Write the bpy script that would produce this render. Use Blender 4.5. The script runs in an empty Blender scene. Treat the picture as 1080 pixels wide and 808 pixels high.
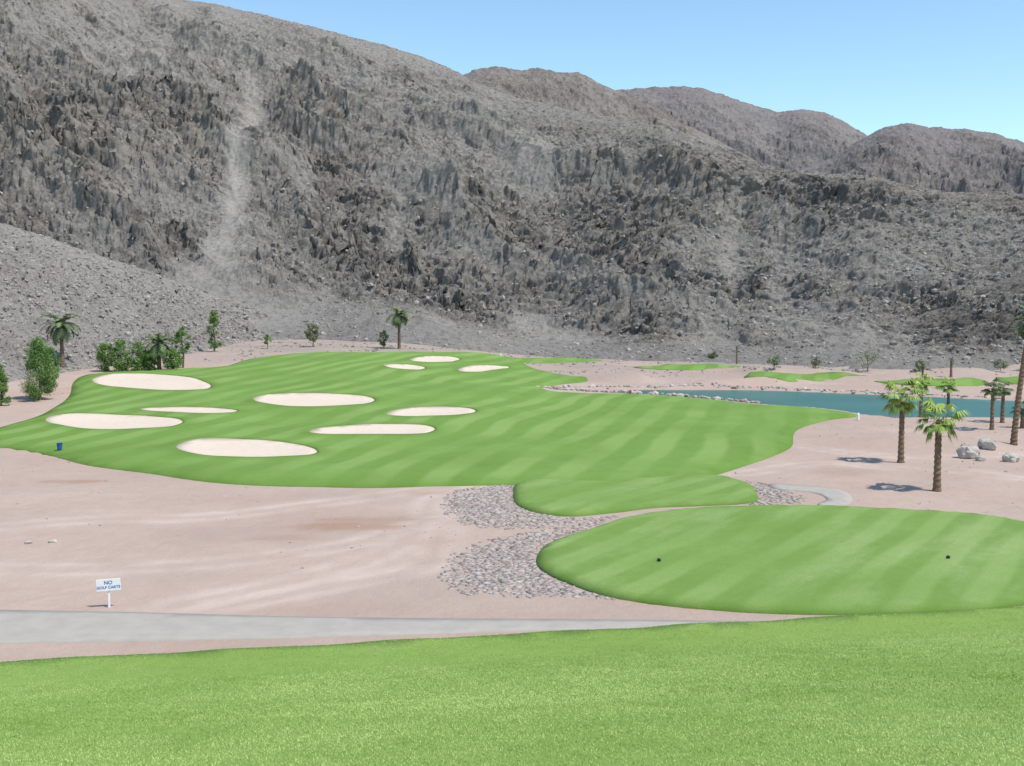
import bpy, math, random
import numpy as np
from mathutils import Vector
from mathutils.geometry import delaunay_2d_cdt
random.seed(7); rng=np.random.default_rng(7)
sc=bpy.context.scene
sc.view_settings.view_transform='Standard'; sc.view_settings.look='None'; sc.view_settings.exposure=0
COL=sc.collection
F=1158.0; CH=11.0; P=math.atan(89/1158.0)
sP,cP=math.sin(P),math.cos(P)
# ---------------- noise
_perm=rng.permutation(4096).astype(np.int64)
_ga=rng.random(4096)*2*np.pi
_r1=rng.random(4096);_r2=rng.random(4096);_r3=rng.random(4096)
def perlin(x,y):
    x=np.asarray(x,float);y=np.asarray(y,float)
    xi=np.floor(x).astype(np.int64);yi=np.floor(y).astype(np.int64)
    xf=x-xi;yf=y-yi
    def g(ix,iy,dx,dy):
        h=_perm[(_perm[ix&4095]+iy)&4095];a=_ga[h]
        return np.cos(a)*dx+np.sin(a)*dy
    u=xf*xf*xf*(xf*(xf*6-15)+10);v=yf*yf*yf*(yf*(yf*6-15)+10)
    a=g(xi,yi,xf,yf);b=g(xi+1,yi,xf-1,yf);c=g(xi,yi+1,xf,yf-1);d=g(xi+1,yi+1,xf-1,yf-1)
    return ((a+(b-a)*u)*(1-v)+(c+(d-c)*u)*v)*1.5
def facet(x,y,tilt=1.6):
    """broken rock: random tilted plates, one per cell"""
    xi=np.floor(x).astype(np.int64);yi=np.floor(y).astype(np.int64)
    bd_=np.full(x.shape,1e9);h=np.zeros(x.shape)
    for i in (-1,0,1):
        for j in (-1,0,1):
            k=_perm[(_perm[(xi+i)&4095]+yi+j)&4095]
            dx=x-(xi+i+_r1[k]);dy=y-(yi+j+_r2[k]);d=dx*dx+dy*dy
            k2=_perm[k];a=_ga[k2]
            hh=_r3[k]*2-1+tilt*(dx*np.cos(a)+dy*np.sin(a))*(0.4+_r1[k2])
            m=d<bd_;h=np.where(m,hh,h);bd_=np.where(m,d,bd_)
    return h
def fbm(x,y,o=4,g=0.5):
    s=0;a=1;t=0
    for i in range(o):
        s=s+a*perlin(x*2**i+17.3*i,y*2**i-9.1*i);t+=a;a*=g
    return s/t
def ridged(x,y,o=5,g=0.5):
    s=0;a=1;t=0;w=1
    for i in range(o):
        n=1-np.abs(perlin(x*2.03**i+31.7*i,y*2.03**i+5.3*i))*1.6
        n=np.clip(n,0,1)**1.5*w
        w=np.clip(n*1.8,0.25,1)
        s=s+a*n;t+=a;a*=g
    return s/t
def sst(a,b,x):
    t=np.clip((x-a)/(b-a),0,1);return t*t*(3-2*t)
# ---------------- land form
def yedge(x): return 35.25+0.178*x
def gz(x,y):
    x=np.asarray(x,float);y=np.asarray(y,float)
    w=1-sst(-20,8,x)
    k=6.0
    rl=0.035*np.logaddexp(0,(np.minimum(y,215)-82)/k)*k
    rr=0.03*np.logaddexp(0,(np.minimum(y,215)-150)/k)*k
    z=w*rl+(1-w)*rr
    z=z+0.26*np.logaddexp(0,(yedge(x)-2.4-y)/0.8)*0.8
    und=0.22*fbm(x/17+3,y/19,3)*sst(38,55,y)
    und=und+0.5*sst(-0.05,0.5,fbm(x/13+8,y/9,2))*sst(16,24,x)*sst(60,70,y)*(1-sst(85,98,y))
    und=und+0.9*sst(0.0,0.5,fbm(x/16+2,y/8+5,3))*sst(6,16,x)*sst(133,140,y)*(1-sst(170,185,y))
    return z+und
def ray(px,py):
    a=(px-540)/F;b=(404-py)/F
    return a,cP+b*sP,-sP+b*cP
def hit(px,py,off=0.0):
    dx,dy,dz=ray(px,py)
    t=np.concatenate([np.arange(5,90,0.25),np.arange(90,330,0.5)])
    zz=CH+t*dz-(gz(t*dx,t*dy)+off)
    i=np.argmax(zz<0)
    if zz[i]>=0: t0=235.0;return Vector((t0*dx,t0*dy,float(gz(t0*dx,t0*dy))))
    f=zz[i-1]/(zz[i-1]-zz[i]);tt=t[i-1]+f*(t[i]-t[i-1])
    return Vector((tt*dx,tt*dy,float(gz(tt*dx,tt*dy))))
# ---------------- materials
class NT:
    def __init__(s,name):
        s.m=bpy.data.materials.new(name);s.m.use_nodes=True;s.t=s.m.node_tree;s.b=s.t.nodes['Principled BSDF'];s.b.inputs['Specular IOR Level'].default_value=0.15;s.b.inputs['Roughness'].default_value=0.9
        s.co=s.n('ShaderNodeNewGeometry').outputs['Position']
    def n(s,t,**k):
        n=s.t.nodes.new(t)
        for a,b in k.items(): setattr(n,a,b)
        return n
    def l(s,a,b): s.t.links.new(a,b)
    def setin(s,sock,v):
        if hasattr(v,'is_output') : s.l(v,sock)
        else: sock.default_value=v
    def noise(s,scale,detail=4,rough=0.5,vec=None,dist=0):
        n=s.n('ShaderNodeTexNoise');n.inputs['Scale'].default_value=scale;n.inputs['Detail'].default_value=detail;n.inputs['Roughness'].default_value=rough;n.inputs['Distortion'].default_value=dist
        s.l(vec if vec is not None else s.co,n.inputs['Vector']);return n.outputs['Fac']
    def vor(s,scale,vec=None,feature='F1',out='Distance'):
        n=s.n('ShaderNodeTexVoronoi',feature=feature);n.inputs['Scale'].default_value=scale;s.l(vec if vec is not None else s.co,n.inputs['Vector']);return n.outputs[out]
    def map(s,scale=(1,1,1),rot=(0,0,0),vec=None):
        n=s.n('ShaderNodeMapping');n.inputs['Scale'].default_value=scale;n.inputs['Rotation'].default_value=rot;s.l(vec if vec is not None else s.co,n.inputs['Vector']);return n.outputs['Vector']
    def rng(s,v,a,b,c=0,d=1):
        n=s.n('ShaderNodeMapRange');s.setin(n.inputs['Value'],v);n.inputs['From Min'].default_value=a;n.inputs['From Max'].default_value=b;n.inputs['To Min'].default_value=c;n.inputs['To Max'].default_value=d;return n.outputs['Result']
    def mix(s,f,a,b,mode='MIX'):
        n=s.n('ShaderNodeMix',data_type='RGBA',blend_type=mode);s.setin(n.inputs[0],f)
        for i,v in ((6,a),(7,b)):
            s.setin(n.inputs[i],(*v,1) if isinstance(v,tuple) else v)
        return n.outputs[2]
    def math(s,op,a,b=0.0):
        n=s.n('ShaderNodeMath',operation=op);s.setin(n.inputs[0],a);s.setin(n.inputs[1],b);return n.outputs[0]
    def attr(s,name): 
        n=s.n('ShaderNodeAttribute',attribute_name=name);return n.outputs['Fac']
    def bump(s,h,strength=0.5,dist=0.1,prev=None):
        n=s.n('ShaderNodeBump');n.inputs['Strength'].default_value=strength;n.inputs['Distance'].default_value=dist;s.l(h,n.inputs['Height'])
        if prev is not None:s.l(prev,n.inputs['Normal'])
        return n.outputs['Normal']
    def out(s,c,nrm=None):
        s.setin(s.b.inputs['Base Color'],(*c,1) if isinstance(c,tuple) else c)
        if nrm is not None:s.l(nrm,s.b.inputs['Normal'])
        return s.m
def simple(name,c,rough=0.8,var=0.25,scale=3,spec=0.2):
    n=NT(name);n.b.inputs['Roughness'].default_value=rough;n.b.inputs['Specular IOR Level'].default_value=spec
    a=n.noise(scale,4,0.6);d=tuple(v*(1-var) for v in c);e=tuple(min(1,v*(1+var)) for v in c)
    return n.out(n.mix(n.rng(a,0.3,0.7),d,e),n.bump(a,0.3,0.02))
def m_sand():
    n=NT('desert_sand')
    a=n.noise(0.06,5,0.6);b=n.noise(0.9,5,0.65);c=n.noise(14,3,0.7)
    col=n.mix(n.rng(a,0.35,0.65),(0.445,0.322,0.262),(0.55,0.425,0.355))
    col=n.mix(n.rng(b,0.3,0.75,0,0.5),col,(0.41,0.298,0.245))
    col=n.mix(n.rng(c,0.35,0.8,0,0.5),col,(0.35,0.265,0.225))
    v=n.vor(3.2);col=n.mix(n.rng(v,0.0,0.12,0.4,0),col,(0.22,0.18,0.16))
    v=n.vor(1.1);col=n.mix(n.rng(v,0.0,0.06,0.5,0),col,(0.20,0.17,0.15))
    col=n.mix(n.attr('track'),col,(0.62,0.50,0.43))
    col=n.mix(n.attr('stain'),col,(0.38,0.24,0.17))
    col=n.mix(n.attr('rocky'),col,n.mix(n.rng(c,0.35,0.65),(0.25,0.21,0.185),(0.39,0.335,0.295)))
    return n.out(col,n.bump(c,0.6,0.06,n.bump(b,0.5,0.25)))
def m_grass(name,dark,light,ang=0.0,period=3.0,amt=0.35,dry=0.0,gate=0.12):
    n=NT(name)
    big=n.noise(0.12,4,0.55);mid=n.noise(1.3,4,0.6);fine=n.noise(16,3,0.7)
    col=n.mix(n.rng(big,0.3,0.7),dark,light)
    mp=n.map((1,1,1),(0,0,ang))
    sx=n.n('ShaderNodeSeparateXYZ');n.l(mp,sx.inputs[0])
    hl=(light[0]*1.3+0.05,light[1]*1.17+0.05,light[2]*1.4+0.035)
    if amt>0:
        wob=n.math('ADD',sx.outputs[0],n.math('MULTIPLY',n.noise(0.05,2),3.5))
        w=n.math('SINE',n.math('MULTIPLY',wob,2*math.pi/period))
        str_=n.math('MULTIPLY',n.rng(w,-0.35,0.45,0,1),n.rng(n.noise(0.07,3),0.42,0.58,gate,1))
        str_=n.math('MULTIPLY',str_,n.rng(mid,0.3,0.6,0.55,1))
        col=n.mix(n.math('MULTIPLY',str_,amt),col,hl)
    if dry>0:
        d=n.noise(1.0,5,0.6,vec=n.map((0.6,0.13,1),(0,0,0),mp))
        d=n.math('MULTIPLY',n.rng(d,0.44,0.64,0,dry),n.rng(n.noise(0.16,2),0.36,0.58,0.25,1))
        d=n.math('MULTIPLY',d,n.rng(n.noise(6,3,0.7),0.35,0.6,0.55,1))
        col=n.mix(d,col,(0.37,0.47,0.20))
    col=n.mix(n.rng(mid,0.3,0.75,0,0.3),col,tuple(v*0.75 for v in dark))
    col=n.mix(n.rng(fine,0.35,0.75,0,0.4),col,tuple(v*0.6 for v in dark))
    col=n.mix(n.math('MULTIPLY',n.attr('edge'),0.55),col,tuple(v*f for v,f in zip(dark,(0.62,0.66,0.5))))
    return n.out(col,n.bump(fine,0.6,0.05,n.bump(mid,0.3,0.12)))
def m_rock(name,light,dark,scree,sc_=1.0,bs=1.0):
    n=NT(name)
    big=n.noise(0.02*sc_,4,0.6);a=n.noise(0.12*sc_,6,0.65);b=n.noise(0.7*sc_,7,0.78);c=n.noise(3.2*sc_,3,0.7)
    v=n.vor(0.55*sc_);v2=n.vor(1.5*sc_)
    col=n.mix(n.rng(a,0.35,0.65),dark,light)
    col=n.mix(n.rng(big,0.4,0.65,0,0.5),col,tuple(x*f for x,f in zip(light,(1.06,0.99,0.93))))
    s2=n.mix(n.rng(a,0.3,0.7),tuple(x*0.87 for x in scree),tuple(x*1.1 for x in scree))
    col=n.mix(n.attr('crag'),s2,col)
    col=n.mix(n.rng(b,0.5,0.64,0,0.6),col,tuple(x*0.5 for x in dark))
    col=n.mix(n.rng(c,0.48,0.7,0,0.5),col,tuple(x*0.5 for x in dark))
    col=n.mix(n.rng(v2,0.0,0.3,0.25,0),col,tuple(min(1,x*1.3) for x in light))
    pl=n.math('MULTIPLY',n.attr('pale'),n.rng(b,0.35,0.6,1,0.4))
    col=n.mix(pl,col,tuple(min(1,x*1.45) for x in scree))
    bm=n.bump(v,0.6*bs,1.0/sc_)
    bm=n.bump(b,0.9*bs,1.1/sc_,bm)
    bm=n.bump(c,0.6*bs,0.3/sc_,bm)
    return n.out(col,bm)
def m_leaf(name,a,b):
    n=NT(name);n.b.inputs['Roughness'].default_value=0.6
    r=n.attr('rnd');return n.out(n.mix(r,a,b))
SAND=m_sand()
FAIR=m_grass('fairway_turf',(0.155,0.275,0.052),(0.20,0.34,0.076),ang=0.28,period=3.6,amt=0.75,gate=0.3)
TEE=m_grass('tee_turf',(0.165,0.285,0.058),(0.205,0.33,0.08),ang=0.593,period=2.2,amt=0.65,dry=0.6,gate=0.3)
BUNK=simple('bunker_sand',(0.66,0.55,0.45),0.95,0.05,2,0.05)
ROCKM=m_rock('craggy_rock',(0.35,0.318,0.283),(0.222,0.202,0.182),(0.35,0.322,0.290))
HILLM=m_rock('dark_hill_rock',(0.28,0.254,0.228),(0.165,0.150,0.136),(0.30,0.274,0.248))
SCREE=m_rock('scree_rock',(0.35,0.322,0.292),(0.24,0.219,0.20),(0.34,0.314,0.286),1.5,0.8)
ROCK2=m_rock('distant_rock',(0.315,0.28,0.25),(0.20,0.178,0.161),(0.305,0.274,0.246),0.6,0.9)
ROCK3=m_rock('hazy_rock',(0.275,0.248,0.238),(0.195,0.177,0.174),(0.265,0.241,0.232),0.35,0.8)  # distance haze of the far ranges is tinted into this base colour
CONC=simple('path_concrete',(0.40,0.365,0.325),0.9,0.07,1.2)
BARK=simple('palm_bark',(0.19,0.135,0.09),0.95,0.35,6)
WOOD=simple('tree_bark',(0.14,0.11,0.085),0.95,0.3,5)
STONE=simple('pale_stone',(0.43,0.395,0.355),0.9,0.25,1.5)
# ---------------- mesh helpers
def meta(o,label=None,cat=None,kind=None,group=None):
    if label:o['label']=label
    if cat:o['category']=cat
    if kind:o['kind']=kind
    if group:o['group']=group
def fastmesh(name,co,faces,mat,attrs=None,smooth=True):
    me=bpy.data.meshes.new(name)
    co=np.asarray(co,np.float32);faces=np.asarray(faces,np.int32)
    k=faces.shape[1];nf=len(faces)
    me.vertices.add(len(co));me.vertices.foreach_set('co',co.ravel())
    me.loops.add(nf*k);me.loops.foreach_set('vertex_index',faces.ravel())
    me.polygons.add(nf);me.polygons.foreach_set('loop_start',np.arange(0,nf*k,k,dtype=np.int32))
    me.polygons.foreach_set('loop_total',np.full(nf,k,np.int32))
    me.update(calc_edges=True)
    me.polygons.foreach_set('use_smooth',np.full(nf,smooth,bool))
    for a,v in (attrs or {}).items():
        at=me.attributes.new(a,'FLOAT','POINT');at.data.foreach_set('value',np.asarray(v,np.float32))
    me.materials.append(mat)
    me.validate()
    return me
def addobj(name,me,parent=None,loc=None):
    o=bpy.data.objects.new(name,me);COL.objects.link(o)
    if parent:o.parent=parent
    if loc is not None:o.location=loc
    return o
def gridfaces(nr,nc):
    i=np.arange(nr*nc).reshape(nr,nc)
    return np.stack([i[:-1,:-1],i[:-1,1:],i[1:,1:],i[1:,:-1]],-1).reshape(-1,4)
def smoothpoly(pts,n=6,closed=True):
    out=[];N=len(pts)
    for i in range(N if closed else N-1):
        p0,p1,p2,p3=[np.array(pts[(i+k-1)%N if closed else min(max(i+k-1,0),N-1)][:2],float) for k in range(4)]
        for j in range(n):
            t=j/n
            out.append(0.5*((2*p1)+(-p0+p2)*t+(2*p0-5*p1+4*p2-p3)*t*t+(-p0+3*p1-3*p2+p3)*t**3))
    return np.array(out)
def world(pts,off=0.0,n=6):
    w=[]
    for p in pts:
        h=hit(p[0],p[1],p[2] if len(p)>2 else off);w.append((h.x,h.y))
    w=smoothpoly(w,n)
    keep=[0]
    for i in range(1,len(w)):
        if np.hypot(*(w[i]-w[keep[-1]]))>0.12:keep.append(i)
    return w[keep]
def inside(poly,x,y):
    x=np.asarray(x,float);r=np.zeros(x.shape,bool);N=len(poly)
    for i in range(N):
        x1,y1=poly[i];x2,y2=poly[(i+1)%N]
        if y1==y2:continue
        c=((y1>y)!=(y2>y))&(x<(x2-x1)*(y-y1)/(y2-y1)+x1);r^=c
    return r
def pdist(poly,x,y,closed=True):
    d=np.full(np.shape(x),1e9);N=len(poly)
    for i in range(N if closed else N-1):
        a=poly[i];b=poly[(i+1)%N];v=b-a;L=max(v@v,1e-9)
        t=np.clip(((x-a[0])*v[0]+(y-a[1])*v[1])/L,0,1)
        d=np.minimum(d,np.hypot(x-a[0]-t*v[0],y-a[1]-t*v[1]))
    return d
def patch(name,poly,step,zf,mat,holes=(),extra=None,attrs=None,skirt=0.12):
    x0,y0=poly.min(0);x1,y1=poly.max(0)
    gx,gy=np.meshgrid(np.arange(x0,x1,step),np.arange(y0,y1,step))
    gx=(gx+rng.uniform(-.2,.2,gx.shape)*step).ravel();gy=(gy+rng.uniform(-.2,.2,gy.shape)*step).ravel()
    if extra is not None: gx=np.append(gx,extra[:,0]);gy=np.append(gy,extra[:,1])
    ok=inside(poly,gx,gy);gx,gy=gx[ok],gy[ok]
    ok=pdist(poly,gx,gy)>0.15;gx,gy=gx[ok],gy[ok]
    for h in holes:
        ok=(~inside(h,gx,gy))&(pdist(h,gx,gy)>0.15);gx,gy=gx[ok],gy[ok]
    pts=[Vector(p) for p in poly];edges=[(i,(i+1)%len(poly)) for i in range(len(poly))]
    for h in holes:
        b=len(pts);pts+=[Vector(p) for p in h];edges+=[(b+i,b+(i+1)%len(h)) for i in range(len(h))]
    pts+=[Vector((a,b)) for a,b in zip(gx,gy)]
    vo,eo,fo,_,_,_=delaunay_2d_cdt(pts,edges,[],0,1e-4)
    V=np.array([(v.x,v.y) for v in vo]);T=np.array([f for f in fo if len(f)==3])
    c=V[T].mean(1);ok=inside(poly,c[:,0],c[:,1])
    for h in holes: ok&=~inside(h,c[:,0],c[:,1])
    T=T[ok]
    a=V[T[:,1]]-V[T[:,0]];b=V[T[:,2]]-V[T[:,0]];neg=(a[:,0]*b[:,1]-a[:,1]*b[:,0])<0
    T[neg]=T[neg][:,::-1]
    z=zf(V[:,0],V[:,1])
    at={k:np.asarray(f(V[:,0],V[:,1]),float) for k,f in (attrs or {}).items()}
    co=np.column_stack([V,z])
    if skirt:
        es=set()
        for t in T:
            for i in range(3): es.add((int(t[i]),int(t[(i+1)%3])))
        be=[(p,q) for (p,q) in es if (q,p) not in es]
        bv=sorted({i for e in be for i in e});mp={v:len(co)+i for i,v in enumerate(bv)}
        lo=co[bv].copy();lo[:,2]-=skirt
        co=np.vstack([co,lo])
        for k in at: at[k]=np.concatenate([at[k],at[k][bv]])
        sf=[]
        for p,q in be: sf.append((p,mp[p],q));sf.append((q,mp[p],mp[q]))
        T=np.vstack([T,np.array(sf)])
    me=fastmesh(name,co,T,mat,at)
    return addobj(name,me)
# ---------------- outlines
fair_px=[(-60,470),(-20,456),(10,447),(45,436),(72,418),(78,402),(95,394),(150,391),(200,388),(235,386),(270,377),(330,371.5),(420,371),(500,371.5),(540,377),(560,387),(590,394),(620,399),(600,404),(572,408),(590,413),(640,415),(700,417),(800,426),(880,432),(905,438),(870,443),(840,453),(835,470),(815,480),(780,492),(740,503),(660,512),(545,510),(480,511),(400,513),(300,511.5),(220,507),(150,497),(90,489),(40,476),(-10,470)]
FP=world(fair_px,0.1)
bunk=[(159,403,124,17,.03),(118,445,138,18,.02),(201,433,104,6,.03),(258,472,155,18,.03),(331,422,124,13,0),(395,453.5,128,13,0),(453,435,97,11,0),(427,387.5,45,6,.03),(459,379,50,7,0),(509,388.5,53,6,-.03)]
BP=[]
for k,(cx,cy,w,h,tl) in enumerate(bunk):
    pts=[]
    for i in range(20):
        a=2*math.pi*i/20
        rr=1+0.05*math.sin(2*a+k*1.7)+0.045*math.sin(3*a+k*2.3)
        ex=abs(math.cos(a))**0.9*math.copysign(1,math.cos(a))
        x=cx+w/2*rr*ex;y=cy+h/2*rr*math.sin(a)+(x-cx)*tl
        pts.append((x,y))
    BP.append(world(pts,0.36,3))
T2=world([(566,592,0),(578,573,.1),(620,556,.2),(660,543.5,.2),(720,535,.2),(800,531.5,.2),(900,533,.2),(1000,538,.2),(1070,546,.2),(1130,566,.2),(1150,600,.1),(1110,632,0),(1060,641,0),(1000,646,0),(900,649,0),(800,647,0),(700,639,0),(640,629,0),(600,616,0),(575,604,0)],0)
T1=world([(542,520,0),(545,509,.15),(570,502,.15),(620,499,.15),(700,497.5,.15),(760,501,.15),(788,508,.15),(797,518,.1),(795,530,0),(740,534,0),(690,536,0),(650,541,0),(600,545,0),(562,540,0),(544,531,0)],0)
LK=world([(575,411.5),(600,410.8),(640,410.5),(700,410.3),(800,411.5),(900,415.5),(980,419),(1080,424),(1250,432),(1250,446),(1080,443),(1000,442),(920,440),(880,434),(800,427.5),(700,418.5),(640,415.5),(600,413)],-0.2)
small=[[(530,379),(560,377.5),(600,377.5),(635,380),(600,382),(550,382)],[(668,387),(700,384.5),(740,384),(783,386.5),(740,390),(690,389.5)],[(785,397),(820,393.5),(870,393),(915,396),(880,400),(820,399.5)],[(922,402),(960,400),(1000,400.5),(1040,404),(1000,407),(950,405.5)],[(1050,398),(1100,397),(1130,402),(1090,405)]]
SP=[world(s,0.05) for s in small]
# ---------------- ground sheet
def axis(segs):
    out=[]
    for a,b,s in segs: out+=list(np.arange(a,b,s))
    return np.array(out)
xs=axis([(-900,-200,35),(-200,-80,4),(-80,-32,1.5),(-32,36,0.55),(36,100,1.5),(100,220,4),(220,920,35)])
ys=axis([(-60,0,6),(0,30,1.2),(30,75,0.55),(75,190,0.9),(190,260,3),(260,1500,40)])
X,Y=np.meshgrid(xs,ys)
Z=gz(X,Y)
def sink(poly,depth,a=0.2,b=2.0):
    x0,y0=poly.min(0);x1,y1=poly.max(0)
    m=(X>x0)&(X<x1)&(Y>y0)&(Y<y1)
    xx,yy=X[m],Y[m];ins=inside(poly,xx,yy);d=np.where(ins,pdist(poly,xx,yy),0)
    Z[m]-=depth*sst(a,b,d)
sink(FP,1.3,0.3,2.5);sink(T2,0.6);sink(T1,0.6);sink(LK,1.6,0,2.5)
for s in SP: sink(s,0.5)
Z-=0.35*sst(0.6,3.0,yedge(X)-Y)
stain=np.zeros(X.shape)
for (px,py,wx,wy,s) in [(365,556,70,5,.9),(400,548,60,3,.7),(300,568,50,3,.5),(80,508,45,2.5,.8),(445,520,35,3,.5),(880,497,35,6,.3),(1000,500,60,6,.25),(560,650,120,3,.3)]:
    h=hit(px,py);h2=hit(px+wx,py);h3=hit(px,py-wy)
    rx=abs(h2.x-h.x);ry=abs(h3.y-h.y)
    q=((X-h.x)/rx)**2+((Y-h.y)/ry)**2+1.2*fbm(X/2.5,Y/3.5,4)
    stain=np.maximum(stain,s*sst(1.2,0.1,q))
track=np.zeros(X.shape)
for ln in [[(-40,560),(100,548),(220,545),(330,532),(430,518),(480,513)],[(180,640),(300,615),(400,585),(445,555),(455,530),(500,514)],[(230,640),(340,620),(440,600),(462,570),(470,545)],[(-40,600),(120,600),(260,590),(380,572),(450,548)],[(780,500),(860,488),(960,495),(1080,505)],[(840,470),(900,478),(1000,482),(1100,478)]]:
    w_=smoothpoly([(hit(*p).x,hit(*p).y) for p in ln],6,False)
    d=pdist(w_,X,Y,False)
    track=np.maximum(track,0.6*np.exp(-((d-0.75)/0.35)**2)+0.25*np.exp(-(d/2.2)**2))
track*=np.clip(0.6+1.0*fbm(X/3,Y/3,3),0,1)
rocky=sst(135,180,Y)*(0.40+0.45*sst(-.2,.3,fbm(X/14,Y/5,4)))+sst(-0.1,0.35,fbm(X/11,Y/9,4))*0.15
gme=fastmesh('ground',np.stack([X,Y,Z],-1).reshape(-1,3),gridfaces(len(ys),len(xs)),SAND,{'stain':stain.ravel(),'rocky':np.clip(rocky,0,1).ravel(),'track':track.ravel()})
g=addobj('ground',gme);meta(g,'pinkish desert sand and gravel around the golf course','ground','structure')
# ---------------- fairway with bunkers
def fair_raw(x,y):
    d=pdist(FP,x,y)
    return gz(x,y)+0.03+0.27*sst(0,2.0,d)+0.25*fbm(x/12,y/12,3)*sst(1,5,d)
def bd(x,y):
    d=np.full(np.shape(x),1e9)
    for b in BP: d=np.minimum(d,pdist(b,x,y))
    return d
def fz(x,y): return fair_raw(x,y)+0.13*np.exp(-(bd(x,y)/1.3)**2)
ex=[]
for b in BP:
    c=b.mean(0);dv=b-c;L=np.hypot(dv[:,0],dv[:,1])[:,None]
    for o in (0.35,0.9,1.7): ex.append(c+dv*(L+o)/L)
ex=np.vstack(ex)
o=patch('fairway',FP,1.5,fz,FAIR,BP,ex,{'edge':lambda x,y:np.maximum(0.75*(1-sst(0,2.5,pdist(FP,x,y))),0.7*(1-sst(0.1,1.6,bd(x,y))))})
meta(o,'rolling mown green fairway and putting green','fairway','structure')
for k,b in enumerate(BP):
    zr=lambda x,y,b=b: fair_raw(x,y)+0.13-0.05-0.24*sst(0,2.2,pdist(b,x,y))+0.02*fbm(x/1.2,y/1.2,2)
    o=patch('sand_bunker',b,0.9,zr,BUNK)
    meta(o,'oval bunker of pale sand sunk in the fairway','sand bunker','structure')
def teez(poly,h,bw):
    return lambda x,y: gz(x,y)*1.0+0.03+h*sst(-0.2,bw,pdist(poly,x,y))
for poly,h in ((T2,0.2),(T1,0.17)):
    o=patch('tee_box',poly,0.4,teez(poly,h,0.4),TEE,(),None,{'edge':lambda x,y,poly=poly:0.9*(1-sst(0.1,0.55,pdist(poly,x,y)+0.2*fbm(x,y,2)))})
    meta(o,'raised oval tee of mown grass with faded streaks','golf tee','structure')
for s in SP:
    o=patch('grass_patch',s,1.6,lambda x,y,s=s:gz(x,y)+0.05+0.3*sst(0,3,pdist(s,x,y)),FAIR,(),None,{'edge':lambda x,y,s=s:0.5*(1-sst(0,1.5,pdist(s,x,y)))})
    meta(o,'strip of green turf in desert sand','grass','structure')
# paths
rd=world([(-260,637),(-100,642),(60,645),(160,647),(300,651),(450,653),(600,654),(700,655),(770,655.8),(840,655.5),(840,657.5),(770,660),(700,662.5),(600,665),(400,671),(200,676),(0,679),(-150,682),(-260,684)],0,4)
o=patch('cart_path',rd,0.5,lambda x,y:gz(x,y)+0.03,CONC,skirt=0.06);meta(o,'pale grey concrete cart path crossing the sand','path','structure')
r2=world([(812,511),(850,513),(885,517),(899,526),(890,533),(862,533),(872,527),(862,521),(840,518),(818,516)],0,4)
o=patch('cart_path',r2,0.5,lambda x,y:gz(x,y)+0.04,CONC);meta(o,'short curved grey cart path behind the raised tee','path','structure')
# water
n=NT('lake_water');n.b.inputs['Roughness'].default_value=0.3;n.b.inputs['Specular IOR Level'].default_value=0.2
wn=n.noise(1.4,4,0.6,vec=n.map((1,0.35,1)))
n.out(n.mix(n.rng(n.noise(0.08,3),0.3,0.7),(0.035,0.145,0.125),(0.055,0.185,0.16)),n.bump(wn,0.12,0.1))
o=patch('lake_water',LK,4.0,lambda x,y:0*x-0.2,n.m,skirt=0);meta(o,'calm teal lake edged by pale rocks','lake','structure')
# foreground turf
def lawn_edge(x): return yedge(x)+0.06*np.sin(x*1.3)+0.16*fbm(x/2.2,0*x+0.3,3)
gx=np.linspace(-34,36,160)
edge=np.column_stack([gx,lawn_edge(gx)])
poly=np.vstack([edge,[(36,-6)],[(-34,-6)]])
GR=m_grass('near_turf',(0.215,0.335,0.068),(0.265,0.39,0.095),amt=0.0)
o=patch('lawn',poly,0.9,lambda x,y:gz(x,y)+0.04,GR,(),None,{'edge':lambda x,y:0*x});meta(o,'sloping mown lawn above the cart path','lawn','structure')
def blades(N,y0,y1,w,h):
    y=rng.uniform(y0,y1,N*2);x=rng.uniform(-0.52,0.52,N*2)*(y+3)
    p=(y/y1>rng.random(len(y)))&(y<lawn_edge(x)+0.03)
    x,y=x[p][:N],y[p][:N];M=len(x)
    z=gz(x,y)+0.03
    a=rng.random(M)*2*np.pi;ww=w*rng.uniform(.6,1.3,M);cl=fbm(x*1.6,y*1.6,3)
    hh=h*rng.uniform(.5,1.4,M)*(1+0.3*cl)
    la=rng.random(M)*2*np.pi;ln=h*rng.uniform(0.5,1.7,M)
    v=np.empty((M,3,3))
    v[:,0]=np.stack([x-np.cos(a)*ww/2,y-np.sin(a)*ww/2,z],-1)
    v[:,1]=np.stack([x+np.cos(a)*ww/2,y+np.sin(a)*ww/2,z],-1)
    v[:,2]=np.stack([x+np.cos(la)*ln,y+np.sin(la)*ln,z+hh],-1)
    r=np.clip(0.5+0.45*fbm(x/1.5,y/1.5,3)+0.3*fbm(x/0.25,y/0.4,2)+rng.normal(0,.34,M)+0.6*fbm(x/6,y/9+4,2),0,1)
    return v.reshape(-1,3),np.repeat(r,3)
A,ra=blades(330000,10,22,0.016,0.028)
B,rb=blades(380000,20,41,0.022,0.028)
V=np.vstack([A,B]);R=np.concatenate([ra,rb])
me=fastmesh('grass',V,np.arange(len(V)).reshape(-1,3),m_leaf('grass_blade',(0.205,0.33,0.065),(0.49,0.62,0.22)),{'rnd':R},False)
o=addobj('grass_blades',me);meta(o,'short green grass blades on the lawn slope','grass','stuff')
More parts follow.
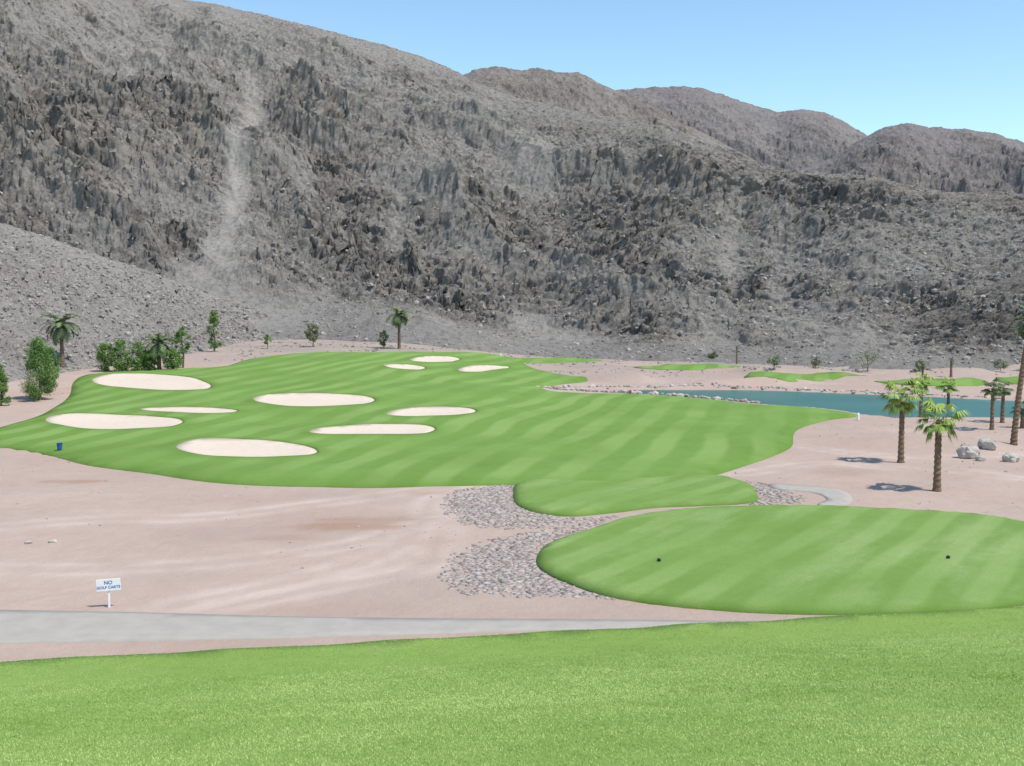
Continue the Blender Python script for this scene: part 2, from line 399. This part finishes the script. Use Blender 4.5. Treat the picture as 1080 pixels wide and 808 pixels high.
# ---------------- mountains
def line(pts):
    u=[];e=[]
    for px,py in pts:
        a,b,c_=ray(px,py);u.append(a/b);e.append(c_/b)
    return np.array(u),np.array(e)
def U(px): return (px-540)/F
MV={}
def mountain(key,name,sil,base,crest,mat,c0,c1,nc,nr,crags=None,amp=1.0,feat=60.0,detail=1.0,cragbase=0.5,label='',seed=0,pw=1.0,back=0.3,fine=0.0,pale=None,boost=1.0,shear=0.75):
    su,se=line(sil);us=np.linspace(U(c0),U(c1),nc);
    S=np.interp(us,su,se)
    k=np.ones(5)/5;S=np.convolve(np.pad(S,2,mode='edge'),k,'valid')
    B=np.interp(us,[U(a) for a,_ in base],[b for _,b in base]);D=np.interp(us,[U(a) for a,_ in crest],[b for _,b in crest])
    t=np.linspace(-0.06,1+back,nr)[:,None];
    yy=B[None]+t*(D-B)[None]
    xx=yy*us[None]
    zb0=gz(B*us,np.minimum(B,230))
    zc=CH+D*S
    tt=np.clip(t,-0.1,1)
    prof=np.where(t<=1,np.sign(tt)*np.abs(tt)**pw,1-(t-1)*1.3)
    z=zb0[None]+(zc-zb0)[None]*prof
    env=np.clip(np.sin(np.pi*np.clip(tt,0,1)),0,1)**0.6
    envc=sst(0,0.12,tt)*(1-0.65*sst(0.8,1.0,tt))
    H=(zc-zb0)[None]/100.0
    sx,sy=xx+seed*311.0,yy+seed*177.0
    hx=sx+shear*sy
    wx=hx+0.3*feat*fbm(sx/feat*1.1,sy/feat*1.1+7,4);wy=sy+0.3*feat*fbm(sx/feat*1.1+40,sy/feat*1.1,4)
    r1=ridged(wx/(feat*0.95),wy/(feat*2.6),4)
    r1b=ridged(wx/(feat*0.36)+11,wy/(feat*0.8),4)
    pxg=540+F*us[None];pyg=315-F*(z-CH)/yy
    wob=14*fbm(sx/18.,sy/18.,4)
    pl=np.zeros(z.shape)
    if pale:
        for (cx,cy,rx,ry,a) in pale:
            pl=np.maximum(pl,a*np.exp(-(((pxg+wob*min(1,rx/20)-cx)/rx)**2+((pyg+wob-cy)/ry)**2)**1.2))
    z=z+((r1-0.5)*22+(r1b-0.45)*5.0*(1-pl))*amp*np.clip(H,0.15,1.0)*env*envc-1.5*pl*env
    m=cragbase+0.7*(r1b-0.45)+1.0*fbm(wx/(feat*0.45),wy/(feat*0.8),4)
    if crags:
        for (cx,cy,rx,ry,a) in crags:
            m=m+a*np.exp(-((pxg+wob-cx)/rx)**2-((pyg+wob-cy)/ry)**2)
    if pale:
        m=m-pl*0.9
    plc=pl*np.clip(0.85+0.8*fbm(sx/9,sy/14,4),0.2,1)
    m=np.clip(m,0,1)*sst(0.02,0.1,tt)
    q=feat/60.0
    ca,sa=math.cos(0.55),math.sin(0.55)
    jx=sx+2.6*q*fbm(sx/(6*q),sy/(6*q),5,.65);jy=sy+2.6*q*fbm(sx/(6*q)+20,sy/(6*q),5,.65)
    rx_,ry_=jx*ca-jy*sa,jx*sa+jy*ca
    # outcrop ribs run across the slope at a slant
    r2=ridged(rx_/(24*q),ry_/(10*q)+3,5,0.6)
    f=0.7*facet(rx_/(13*q),ry_/(7*q))+0.8*facet(rx_/(6.5*q)+5,ry_/(3.4*q))+0.8*facet(rx_/(3.1*q)+9,ry_/(1.8*q))
    g1=facet(rx_/(1.6*q)+2,ry_/(1.0*q))
    dz=envc*detail*q*((r2-0.45)*(1.8+1.8*m)+boost*(f*(0.13+0.62*m)+0.6*g1*(0.42+0.45*m))+0.7*fbm(sx/(2.2*q),sy/(2.2*q),4,.65))
    dz=dz*(1-0.75*pl)
    z=z+0.8*dz
    hor=envc*detail*q*(0.15+0.85*m)*(1-.75*pl)
    yo=yy-0.7*dz
    xo=xx+hor*(1.2*fbm(jx/(4*q)+50,jy/(4*q),4,.6)+0.6*facet(rx_/(3.1*q)+9,ry_/(1.8*q)))
    if fine: z=z+fine*envc*(facet(jx/1.5,jy/1.5)*0.22+facet(jx/0.7,jy/0.7)*0.12)
    V=np.stack([xo,yo,z],-1).reshape(-1,3);MV[key]=(V,pl.ravel())
    me=fastmesh(name,V,gridfaces(nr,nc),mat,{'crag':m.ravel(),'pale':np.clip(plc,0,1).ravel()})
    o=addobj(name,me);meta(o,label,'mountain','structure');return o
mainbase=[(-400,190),(0,190),(345,192)]
for px,py in [(400,361),(480,368),(560,375),(640,379),(700,381),(800,384),(900,386),(1080,388),(1300,388)]:
    mainbase.append((px,min(hit(px,py).y,225)))
crg=[(60,140,90,70,.5),(210,130,50,60,.5),(20,190,70,60,.4),(330,130,60,50,.4),(400,230,70,60,.3),(450,290,60,45,.4),(340,290,45,40,.45),(500,345,40,15,.5),
     (660,230,50,30,.6),(660,330,45,50,.65),(770,170,90,15,.5),(850,200,60,25,.4),(750,330,50,40,.2),(560,240,40,30,.35),(950,210,80,18,.3),
     (880,320,70,45,-.6),(540,160,60,35,-.7),(470,120,60,25,-.4),(150,40,120,40,-.45),(280,60,80,30,-.6),(740,240,40,30,-.4),(1000,260,60,30,-.4)]
pal=[(268,110,10,26,.85),(262,150,9,30,.95),(255,190,10,30,1),(247,230,13,30,1),(238,270,22,30,.9),(225,305,45,20,.65),(275,335,60,16,.55),
     (150,70,30,9,.4),(560,325,32,16,.7),(600,345,50,14,.65),(850,335,45,22,.6),(905,350,60,16,.55),(745,352,30,10,.5),(420,200,12,34,.45),(560,165,40,14,.4),(770,250,14,30,.45),(960,280,26,12,.35),(470,335,20,14,.4),(820,285,16,26,.45),(130,215,16,30,.35)]
mountain('main','mountain',[(-420,-330),(-200,-190),(0,-95),(100,-42),(180,-3),(240,7),(300,20),(350,33),(400,46),(440,58),(470,70),(490,80),(530,98),(600,116),(660,126),(700,132),(750,150),(800,170),(840,181),(880,183),(920,187),(960,197),(1000,202),(1080,203),(1400,235)],
   mainbase,[(-400,520),(0,500),(250,490),(490,430),(700,345),(850,315),(1080,300),(1400,300)],ROCKM,-330,1330,1600,860,crg,1.0,62,1.0,0.32,'rugged grey-brown desert mountain with crags and scree',1,pale=pal)
sb=[]
for px,py in [(-300,440),(-100,420),(0,404),(60,394),(100,388),(200,373),(260,360),(345,356)]: sb.append((px,hit(px,py).y))
mountain('scree','scree_slope',[(-300,110),(-100,190),(0,234),(50,250),(100,268),(150,284),(200,302),(250,319),(300,336),(345,356),(350,360)],sb,[(-300,150),(-100,165),(0,175),(100,188),(200,198),(300,205),(345,206)],SCREE,-300,347,800,420,None,0.5,30,0.35,0.2,'grey scree slope of loose stones below the mountain',2,fine=1.0)
rb_=[(880,178),(1080,170),(1400,165)]
mountain('hill','hill',[(890,392),(915,372),(940,352),(960,338),(985,325),(1020,308),(1050,297),(1080,288),(1200,262),(1400,240)],rb_,[(880,190),(1000,205),(1400,215)],HILLM,892,1330,480,260,None,0.5,34,0.9,0.7,'dark rocky hill with jagged outcrops above the sand',3)
mountain('m2','mountain',[(330,120),(440,88),(485,81),(500,73),(520,69),(545,73),(570,71),(590,76),(610,76),(630,86),(655,97),(700,118),(740,140),(800,170),(900,215)],[(300,470),(900,430)],[(300,720),(900,640)],ROCK2,330,900,700,300,None,0.9,80,1.0,0.4,'brown rocky summit behind the main ridge',4,back=.15)
mountain('m3','mountain',[(520,140),(620,103),(655,94),(690,92),(720,91),(745,94),(775,104),(800,112),(820,118),(850,115),(870,118),(890,128),(915,143),(960,160),(1080,190),(1300,200)],[(500,900),(1300,900)],[(500,1350),(1300,1350)],ROCK3,540,1250,700,300,None,1.6,120,1.1,0.45,'hazy brownish distant mountain ridge',5,back=.15)
mountain('m4','mountain',[(760,200),(840,180),(880,166),(905,148),(930,135),(960,129),(985,134),(1020,136),(1050,141),(1080,150),(1200,165),(1400,180)],[(760,650),(1400,650)],[(760,1000),(1400,1000)],ROCK3,765,1380,640,300,None,1.8,100,1.1,0.45,'hazy distant mountain with rounded dark peaks',6,back=.15)
# ---------------- stones
def ico():
    import bmesh
    bm=bmesh.new();bmesh.ops.create_icosphere(bm,subdivisions=1,radius=1)
    bm.verts.ensure_lookup_table();v=np.array([x.co[:] for x in bm.verts]);f=np.array([[q.index for q in x.verts] for x in bm.faces]);bm.free();return v,f
IV,IF=ico()
def stones(name,xy,size,mat,flat=0.5,label='',zf=gz,lift=0.1,zs=None,jit=.22,sm=False):
    n_=len(xy);s=size*rng.uniform(.5,1.0,n_)*np.where(rng.random(n_)<.15,1.6,1.0)
    v=IV[None]*(1+rng.uniform(-jit,jit,(n_,len(IV),1)))
    sc3=np.stack([s*rng.uniform(.7,1.3,n_),s*rng.uniform(.7,1.3,n_),s*flat*rng.uniform(.6,1.3,n_)],-1)[:,None]
    v=v*sc3;a=rng.random(n_)*6.28;ca,sa=np.cos(a)[:,None],np.sin(a)[:,None]
    zz=zs if zs is not None else zf(xy[:,0],xy[:,1])
    vx=v[...,0]*ca-v[...,1]*sa+xy[:,0:1];vy=v[...,0]*sa+v[...,1]*ca+xy[:,1:2];vz=v[...,2]+zz[:,None]+lift*s[:,None]
    V=np.stack([vx,vy,vz],-1).reshape(-1,3);Fc=(IF[None]+np.arange(n_)[:,None,None]*len(IV)).reshape(-1,3)
    me=fastmesh(name,V,Fc,mat,{'rnd':np.repeat(rng.random(n_),len(IV))},sm)
    o=addobj(name,me);meta(o,label,'stones','stuff');return o
COB=m_leaf('cobble_stone',(0.27,0.22,0.195),(0.50,0.435,0.39))
RUB=m_leaf('rubble_stone',(0.19,0.17,0.15),(0.40,0.362,0.325))
def fillpoly(poly,dens,fade=.45):
    x0,y0=poly.min(0);x1,y1=poly.max(0);N=int(dens*(x1-x0)*(y1-y0))
    x=rng.uniform(x0,x1,N);y=rng.uniform(y0,y1,N);k=inside(poly,x,y)&(pdist(poly,x,y)>rng.uniform(-.2,1,N)**1*fade*2);return np.column_stack([x[k],y[k]])
C1=world([(465,530),(475,519),(505,513),(545,506),(560,530),(590,543),(625,545),(650,545),(600,554),(545,559),(500,556),(472,546)],0,4)
C2=world([(466,600),(477,584),(505,572),(545,563),(590,556),(650,545),(620,560),(590,575),(585,600),(610,617),(650,632),(600,632),(530,630),(483,625),(464,610)],0,4)
C3=world([(782,508),(815,510),(838,519),(850,526),(845,532),(800,533),(785,532)],0,4)
pts_=np.vstack([fillpoly(C1,44,.7),fillpoly(C2,50,.7),fillpoly(C3,36)])
stones('cobblestones',pts_,0.15,COB,0.2,'flat bed of grey and pinkish cobblestones beside the tees',lift=0.0,jit=.1,sm=True)
sh=[]
for i in range(len(LK)):
    a=LK[i];b=LK[(i+1)%len(LK)];L=np.hypot(*(b-a));far=(a[1]>116 and a[0]<140)
    for j in range(int(L*(4.5 if far else 0.3))):
        t=rng.random();q=a+(b-a)*t;sh.append(q+rng.normal(0,0.45 if far else 0.15,2)+np.array([0,0.9 if far else -0.4]))
stones('shore_rocks',np.array(sh),0.30,m_leaf('shore_stone',(0.28,0.23,0.20),(0.54,0.47,0.42)),0.65,'pale rocks lining the lake shore')
xg=rng.uniform(-60,70,3600);yg=rng.uniform(40,180,3600)
k=~inside(FP,xg,yg)&~inside(T1,xg,yg)&~inside(T2,xg,yg)&~inside(LK,xg,yg)&(fbm(xg/12,yg/12,3)+0.2*(yg>130)>0.02)&(yg>42)
k&=~inside(rd,xg,yg)&~inside(r2,xg,yg)
stones('loose_stones',np.column_stack([xg[k],yg[k]]),0.085,COB,0.6,'small loose stones scattered on desert sand')
xg=rng.uniform(-45,110,2400);yg=rng.uniform(152,196,2400);k=~inside(FP,xg,yg)&~inside(LK,xg,yg)&(fbm(xg/9,yg/6+9,3)>-0.05)
for s in SP:k&=~inside(s,xg,yg)
stones('rubble',np.column_stack([xg[k],yg[k]]),0.24,RUB,0.7,'rock rubble at the foot of the mountain')
V,_=MV['scree'];V=V[V[:,1]>0];i=rng.choice(len(V),11000);V=V[i]
stones('scree_stones',V[:,:2],0.27,RUB,0.75,'loose angular stones covering the scree slope',zs=V[:,2])
V,pl=MV['main'];k=(V[:,2]>1)&(V[:,1]<470)&(pl<0.3);V=V[k];i=rng.choice(len(V),18000);V=V[i]
stones('mountain_rubble',V[:,:2],0.38,RUB,0.8,'angular boulders and rubble strewn over the mountain',zs=V[:,2],lift=-0.05)
# boulders
def boulder(px,py,wpx,hpx,lab):
    import bmesh
    h=hit(px,py);d=h.y;bm=bmesh.new();bmesh.ops.create_icosphere(bm,subdivisions=3,radius=1)
    sd=rng.random()*50;s=wpx/F*d/2;sh_=hpx/F*d/2
    for v in bm.verts:
        c=v.co.copy();nn=1+0.35*float(perlin(c.x*1.1+sd,c.y*1.1+c.z))+0.16*float(perlin(c.x*3+sd,c.z*3+c.y*2))
        c=c*nn;c.z=max(c.z,-0.5);v.co=Vector((c.x*s,c.y*s*0.9,c.z*sh_*1.35))
    me=bpy.data.meshes.new('boulder');bm.to_mesh(me);bm.free();me.materials.append(STONE)
    o=addobj('boulder',me,loc=(h.x,h.y,h.z+sh_*0.6));meta(o,lab,'boulder',group='boulders beside the palms')
for a in [(1022,483,22,14),(1018,474,11,7),(1042,473,19,11),(1066,487,15,10),(1034,486,10,6),(30,573,8,3),(56,572,8,3)]:
    boulder(*a,'pale grey boulder on desert sand')
# ---------------- vegetation
def tube(path,rad,seg=8):
    V=[];Fc=[];path=[Vector(p) for p in path]
    for i,p in enumerate(path):
        d=(path[min(i+1,len(path)-1)]-path[max(i-1,0)]).normalized()
        a=d.cross(Vector((0.3,1,0.1))).normalized();b=d.cross(a)
        for j in range(seg):
            t=2*math.pi*j/seg;V.append(p+(a*math.cos(t)+b*math.sin(t))*rad[i])
    for i in range(len(path)-1):
        for j in range(seg):
            k=(j+1)%seg;Fc.append((i*seg+j,i*seg+k,(i+1)*seg+k,(i+1)*seg+j))
    return V,Fc
PALMG=m_leaf('fan_palm_leaf',(0.17,0.26,0.05),(0.47,0.57,0.15))
DATEG=m_leaf('date_palm_leaf',(0.085,0.125,0.05),(0.24,0.31,0.14))
BUSHG=m_leaf('bush_leaf',(0.085,0.16,0.04),(0.29,0.43,0.13))
PALEG=m_leaf('pale_leaf',(0.14,0.17,0.08),(0.30,0.34,0.19))
def trunk_mesh(h,r0,r1,lean=(0,0)):
    n_=int(max(14,h/0.16));path=[];rad=[]
    for i in range(n_+1):
        t=i/n_;path.append((lean[0]*t**1.4,lean[1]*t**1.4,h*t))
        r=r0+(r1-r0)*t+0.25*r0*math.exp(-t*12)
        rad.append(r*(1.12 if i%2 else 0.93)*(1+random.uniform(-.05,.05)))
    V,Fc=tube(path,rad,10)
    me=bpy.data.meshes.new('trunk');me.from_pydata(V,[],Fc);me.materials.append(BARK)
    return me
def fronds(kind,R,nf,mat,droop=1.0):
    V=[];T=[];A=[]
    def tri(a,b,c,r):
        i=len(V);V.extend([a,b,c]);T.append((i,i+1,i+2));A.extend([r]*3)
    for k in range(nf):
        az=k*2.399+random.uniform(-.3,.3);q=(k+0.5)/nf
        el=math.radians(82-116*q*droop+random.uniform(-16,16))
        L=R*random.uniform(.65,1.15)*(0.8+0.2*math.sin(math.pi*min(1,q+.2)))
        hd=Vector((math.cos(az),math.sin(az),0));p=Vector((0,0,0));e=el;tone=random.uniform(.1,.9)*(1-0.4*q)
        side=Vector((-math.sin(az),math.cos(az),0))
        if kind=='date':
            N=12;pr=[];
            for i in range(N+1):
                d=hd*math.cos(e)+Vector((0,0,1))*math.sin(e);pr.append((p.copy(),d.copy()));p=p+d*(L/N);e-=math.radians(7.5+3*i/N)
            for i in range(N):
                a,b=pr[i][0],pr[i+1][0];w=0.012*R;tri(a-side*w,a+side*w,b,tone*.8);tri(a-Vector((0,0,w)),a+Vector((0,0,w)),b,tone*.8)
            for i in range(2,N*2+1):
                f=i/(N*2);a=pr[min(N,i//2)][0].lerp(pr[min(N,(i+1)//2)][0],.5);d=pr[min(N,i//2)][1]
                ll=0.26*R*math.sin(math.pi*(0.12+0.83*f))*random.uniform(.8,1.15)
                for s in (-1,1):
                    tip=a+(side*s*0.85+d*0.65+Vector((0,0,random.uniform(-.35,.15)))).normalized()*ll
                    w=d*0.022*R;tri(a-w,a+w,tip,min(1,max(0,tone+random.uniform(-.2,.2))))
        else:
            PL=L*0.5;N=4;pp=Vector((0,0,0))
            for i in range(N):
                d=hd*math.cos(e)+Vector((0,0,1))*math.sin(e);q2=pp+d*(PL/N);w=0.016*R;tri(pp-side*w,pp+side*w,q2,tone*.7);tri(pp-Vector((0,0,w)),pp+Vector((0,0,w)),q2,tone*.7);pp=q2;e-=math.radians(9)
            up=side.cross(d).normalized()
            M=15
            for j in range(M):
                t=-1.25+2.5*j/(M-1)+random.uniform(-.05,.05);dd=(d*math.cos(t)+side*math.sin(t)).normalized();ll=L*0.52*(1-0.25*abs(t)/1.35)*random.uniform(.85,1.12)
                mid=pp+dd*ll*0.5;tip=mid+(dd*0.7+Vector((0,0,-0.65-0.45*abs(t)*random.uniform(.4,1.5)))).normalized()*ll*0.55
                nn=dd.cross(up).normalized()*0.034*R
                r=min(1,max(0,tone+random.uniform(-.22,.22)))
                tri(pp,mid-nn,mid+nn,r);tri(mid-nn,mid+nn,tip,r*.85)
    return fastmesh('crown',np.array([v[:] for v in V]),np.array(T),mat,{'rnd':A},False)
def palm(px,py,hpx,spanpx,kind,label,mat,lean=0.0,trw=None,nf=30,group='palm trees around the course'):
    b=hit(px,py);k=b.y/F;H=hpx*k;R=spanpx*k/2*1.15
    o=addobj('palm_tree',None,loc=b);o.empty_display_size=0.3;meta(o,label,'palm tree',group=group)
    r=(trw or 5)*k/2
    addobj('trunk',trunk_mesh(H,r*1.1,r*0.8,(lean*k,0)),o).location=(0,0,-0.1)
    addobj('crown',fronds(kind,R,nf,mat),o).location=(lean*k,0,H-0.15)
FAN='fan palm with bright green fronds and thick brown trunk on sand'
palm(988,518,78,62,'fan',FAN,PALMG,0,7.2,28)
palm(950,488,70,56,'fan',FAN,PALMG,0,5.8,26)
palm(971,440,38,32,'fan','fan palm with slim trunk beside larger palms',PALMG,0,3.5,22)
palm(1000,430,24,30,'fan','small fan palm near the lake shore',PALMG,0,3,22)
palm(1046,453,45,30,'fan','slim dark fan palm beside pale boulders',DATEG,0,4,26)
palm(1057,446,38,28,'fan','slim dark fan palm beside pale boulders',DATEG,0,4,26)
palm(1069,469,132,52,'date','tall date palm with slim dark trunk',DATEG,13,5.5,22)
palm(1078,452,22,30,'fan','low bushy palm on desert sand',DATEG,0,4,20)
palm(66,392,50,50,'date','date palm with dark feathery crown on gravel',DATEG,0,4,34)
palm(168,391,30,44,'date','bushy short date palm among green shrubs',DATEG,0,4,34)
palm(421,368,36,34,'date','single date palm at the foot of the mountain',DATEG,0,3,34)
palm(1003,398,20,13,'date','thin palm with dry crown behind the lake',DATEG,0,2.5,14)
palm(777,384,19,7,'date','thin dry palm near the mountain foot',DATEG,0,1.6,10)
palm(973,398,12,12,'date','small palm on gravel behind the lake',DATEG,0,2.2,16)
def leaftree(px,py,hpx,wpx,label,mat,shape='cone',dens=1.0,cat='tree',trunkfrac=0.15,group='small trees and shrubs'):
    b=hit(px,py);k=b.y/F;H=hpx*k;W=wpx*k/2
    name='tree' if cat=='tree' else 'shrub'
    o=addobj(name,None,loc=b);o.empty_display_size=0.3;meta(o,label,cat,group=group)
    V=[];Fc=[]
    def add(path,rad):
        v,f=tube(path,rad,6);n0=len(V);V.extend(v);Fc.extend([tuple(i+n0 for i in q) for q in f])
    top=H*0.9;add([(0,0,-0.1),(0.02*H,0,H*.3),(-0.02*H,0.01*H,H*.6),(0,0,top)],[0.028*H,0.022*H,0.014*H,0.004*H])
    cl=[];nC=int(26*dens)+6
    for i in range(nC):
        t=random.uniform(0,1);zc=H*(trunkfrac+(1-trunkfrac)*0.95*t)
        if shape=='cone': rr=W*(1-t)**0.6*min(1,t*5+0.45)
        else: rr=W*math.sqrt(max(0.05,1-(2*t-1)**2))
        a=random.uniform(0,6.28);q=math.sqrt(random.uniform(.15,1))*rr*0.9
        c=Vector((math.cos(a)*q,math.sin(a)*q,zc));cl.append((c,W*random.uniform(.22,.42)))
        if i%3==0:
            z0=max(H*0.12,zc-q*0.8);add([(0,0,z0),(c.x*.5,c.y*.5,(z0+c.z)/2+0.02*H),tuple(c)],[0.011*H,0.008*H,0.003*H])
    me=bpy.data.meshes.new('trunk');me.from_pydata(V,[],Fc);me.materials.append(WOOD);addobj('trunk',me,o)
    LV=[];A=[]
    ls=max(0.07,0.85*k)
    per=int(100*dens)
    for c,r in cl:
        tone=random.uniform(0,.6)
        for j in range(per):
            d=Vector((random.gauss(0,1),random.gauss(0,1),random.gauss(0,1))).normalized()*r*random.uniform(.3,1.15)
            p=c+d;u=Vector((random.gauss(0,1),random.gauss(0,1),random.gauss(0,.7))).normalized();w=u.cross(Vector((random.gauss(0,1),random.gauss(0,1),random.gauss(0,1)))).normalized()
            s=ls*random.uniform(.6,1.3)
            LV+= [p-u*s,p+w*s*.45,p+u*s,p-w*s*.45];A+=[min(1,max(0,tone+random.uniform(-.15,.35)))]*4
    co=np.array([v[:] for v in LV]);me=fastmesh('crown',co,np.arange(len(co)).reshape(-1,4),mat,{'rnd':A},False)
    addobj('crown',me,o)
leaftree(42,422,66,38,'dense conical green tree on gravel',BUSHG,'cone',2.2,trunkfrac=.06)
leaftree(1,428,44,22,'dense green conical tree beside the fairway',BUSHG,'cone',1.6,trunkfrac=.06)
leaftree(50,414,50,26,'dense green tree on gravel',BUSHG,'round',1.6,trunkfrac=.06)
for px,py,h,w in [(112,392,30,20),(128,392,33,26),(146,392,30,26),(160,391,24,20),(182,391,24,20)]:
    leaftree(px,py,h,w,'dense green shrub in a clump by the fairway',BUSHG,'round',1.3,'shrub',.03)
leaftree(193,388,44,17,'slender green tree with open crown',BUSHG,'round',0.9,trunkfrac=.2)
leaftree(226,371,43,19,'slender green tree below the scree slope',BUSHG,'cone',1.0,trunkfrac=.12)
leaftree(282,368,16,8,'small green sapling below the scree slope',BUSHG,'round',.4,trunkfrac=.25)
leaftree(330,366,24,17,'small open-crowned tree at the mountain foot',PALEG,'round',.8,trunkfrac=.3)
leaftree(405,367,18,12,'small dark tree beside a date palm',BUSHG,'round',.5,trunkfrac=.2)
for px,py,h,w in [(708,378,14,14),(816,390,18,18),(915,392,20,26),(860,388,10,12),(752,380,9,10),(640,376,8,12),(970,392,12,12),(1055,392,12,16),(575,372,7,10),(672,377,8,9)]:
    leaftree(px,py,h,w,'pale sparse desert shrub at the mountain foot',PALEG,'round',.4,'shrub',.25)
# ---------------- small items
def box(name,sx,sy,sz,mat,parent,loc,bev=0.01):
    import bmesh
    bm=bmesh.new();bmesh.ops.create_cube(bm,size=1)
    for v in bm.verts:v.co=Vector((v.co.x*sx,v.co.y*sy,v.co.z*sz))
    bmesh.ops.bevel(bm,geom=bm.edges[:],offset=bev,segments=2,affect='EDGES')
    me=bpy.data.meshes.new(name);bm.to_mesh(me);bm.free();me.materials.append(mat)
    return addobj(name,me,parent,loc)
WHITE=simple('white_paint',(0.85,0.86,0.87),0.5,0.03);BLUE=simple('blue_paint',(0.03,0.10,0.32),0.5,0.1);DARK=simple('dark_paint',(0.03,0.03,0.03),0.6,0.1);RED=simple('red_paint',(0.5,0.05,0.04),0.6,0.1)
LBLUE=simple('letter_paint',(0.06,0.20,0.45),0.5,0.05)
b=hit(115,641);k=b.y/F
s=addobj('sign',None,loc=b);s.rotation_euler=(0,0,math.radians(12));meta(s,'white rectangular golf carts sign on a short post','sign')
box('post',0.08,0.05,22*k,WHITE,s,(0,0.045,10*k))
bd_=box('board',25*k,0.03,13*k,WHITE,s,(0,0,25*k),0.006)
bd_.rotation_euler=(0,math.radians(-2),0)
for i,(t,zz,sz) in enumerate([('NO',0.10,0.18),('GOLF CARTS',-0.11,0.138)]):
    cu=bpy.data.curves.new('lettering','FONT');cu.body=t;cu.size=sz;cu.align_x='CENTER';cu.align_y='CENTER';cu.extrude=0.002;cu.offset=0.003
    tmp=bpy.data.objects.new('tmp',cu);COL.objects.link(tmp);bpy.context.view_layer.update()
    me=bpy.data.meshes.new_from_object(tmp.evaluated_get(bpy.context.evaluated_depsgraph_get()))
    bpy.data.objects.remove(tmp);me.materials.clear();me.materials.append(LBLUE)
    t_=addobj('lettering',me,bd_,(0,-0.019,zz*0.8));t_.rotation_euler=(math.radians(90),0,0)
def lathe(name,prof,mat,parent,loc=(0,0,0),seg=16):
    V=[];Fc=[]
    for r,z in prof:
        for j in range(seg):
            t=2*math.pi*j/seg;V.append((r*math.cos(t),r*math.sin(t),z))
    for i in range(len(prof)-1):
        for j in range(seg):
            q=(j+1)%seg;Fc.append((i*seg+j,i*seg+q,(i+1)*seg+q,(i+1)*seg+j))
    me=bpy.data.meshes.new(name);me.from_pydata(V,[],Fc);me.materials.append(mat);return addobj(name,me,parent,loc)
for px,py in ((695,592),(1000,589)):
    h=hit(px,py,0.23)
    o=lathe('tee_marker',[(0,0),(0.05,0),(0.08,0.03),(0.085,0.07),(0.07,0.11),(0.04,0.13),(0,0.14)],DARK,None,(h.x,h.y,float(gz(h.x,h.y))+0.225))
    meta(o,'small dark tee marker on mown grass','tee marker',group='tee markers')
h=hit(63,474,0.25)
o=addobj('litter_bin',None,loc=(h.x,h.y,h.z+0.25));meta(o,'small blue bin at the edge of the fairway','bin')
lathe('bin_body',[(0,0),(0.16,0),(0.19,0.42),(0.17,0.42),(0.16,0.38),(0,0.38)],BLUE,o);lathe('rim',[(0.19,0.42),(0.21,0.42),(0.21,0.46),(0.18,0.46),(0.18,0.42)],BLUE,o)
for px,py,m,l in ((665,416,RED,'short red hazard stake beside the lake'),(905,441,WHITE,'short white marker stake at the lake edge'),(528,376,WHITE,'thin white stake at the fairway edge')):
    h=hit(px,py,0.2);o=lathe('marker_stake',[(0,0),(0.12,0),(0.12,0.5),(0.07,0.62),(0,0.64)],m,None,(h.x,h.y,h.z+0.05));meta(o,l,'stake')
# ---------------- light & camera
EL=60;AZ=math.radians(122)
w=bpy.data.worlds.new("World");sc.world=w;w.use_nodes=True;nt=w.node_tree
bg=nt.nodes['Background'];sky=nt.nodes.new('ShaderNodeTexSky');sky.sky_type='NISHITA';sky.sun_disc=False
sky.sun_elevation=math.radians(EL);sky.sun_rotation=AZ;sky.air_density=0.9;sky.dust_density=0.1;sky.ozone_density=2.4;sky.altitude=1200
mx=nt.nodes.new('ShaderNodeMix');mx.data_type='RGBA';mx.blend_type='MULTIPLY';mx.inputs[0].default_value=1;mx.inputs[7].default_value=(1.62,1.70,1.52,1)
nt.links.new(sky.outputs[0],mx.inputs[6]);nt.links.new(mx.outputs[2],bg.inputs[0]);bg.inputs[1].default_value=0.145
su=bpy.data.lights.new('sun','SUN');su.energy=4.3;su.angle=math.radians(0.5);su.color=(1,0.94,0.84)
so=bpy.data.objects.new('sun',su);COL.objects.link(so)
dirv=Vector((math.sin(AZ)*math.cos(math.radians(EL)),math.cos(AZ)*math.cos(math.radians(EL)),math.sin(math.radians(EL))))
so.rotation_euler=dirv.to_track_quat('Z','Y').to_euler();so.location=(60,0,80)
cam=bpy.data.cameras.new('camera');cam.sensor_width=36;cam.lens=36*F/1080;cam.clip_end=5000;cam.clip_start=0.1
co=bpy.data.objects.new('camera',cam);COL.objects.link(co);co.location=(0,0,CH);co.rotation_euler=(math.radians(90)-P,0,0)
sc.camera=co
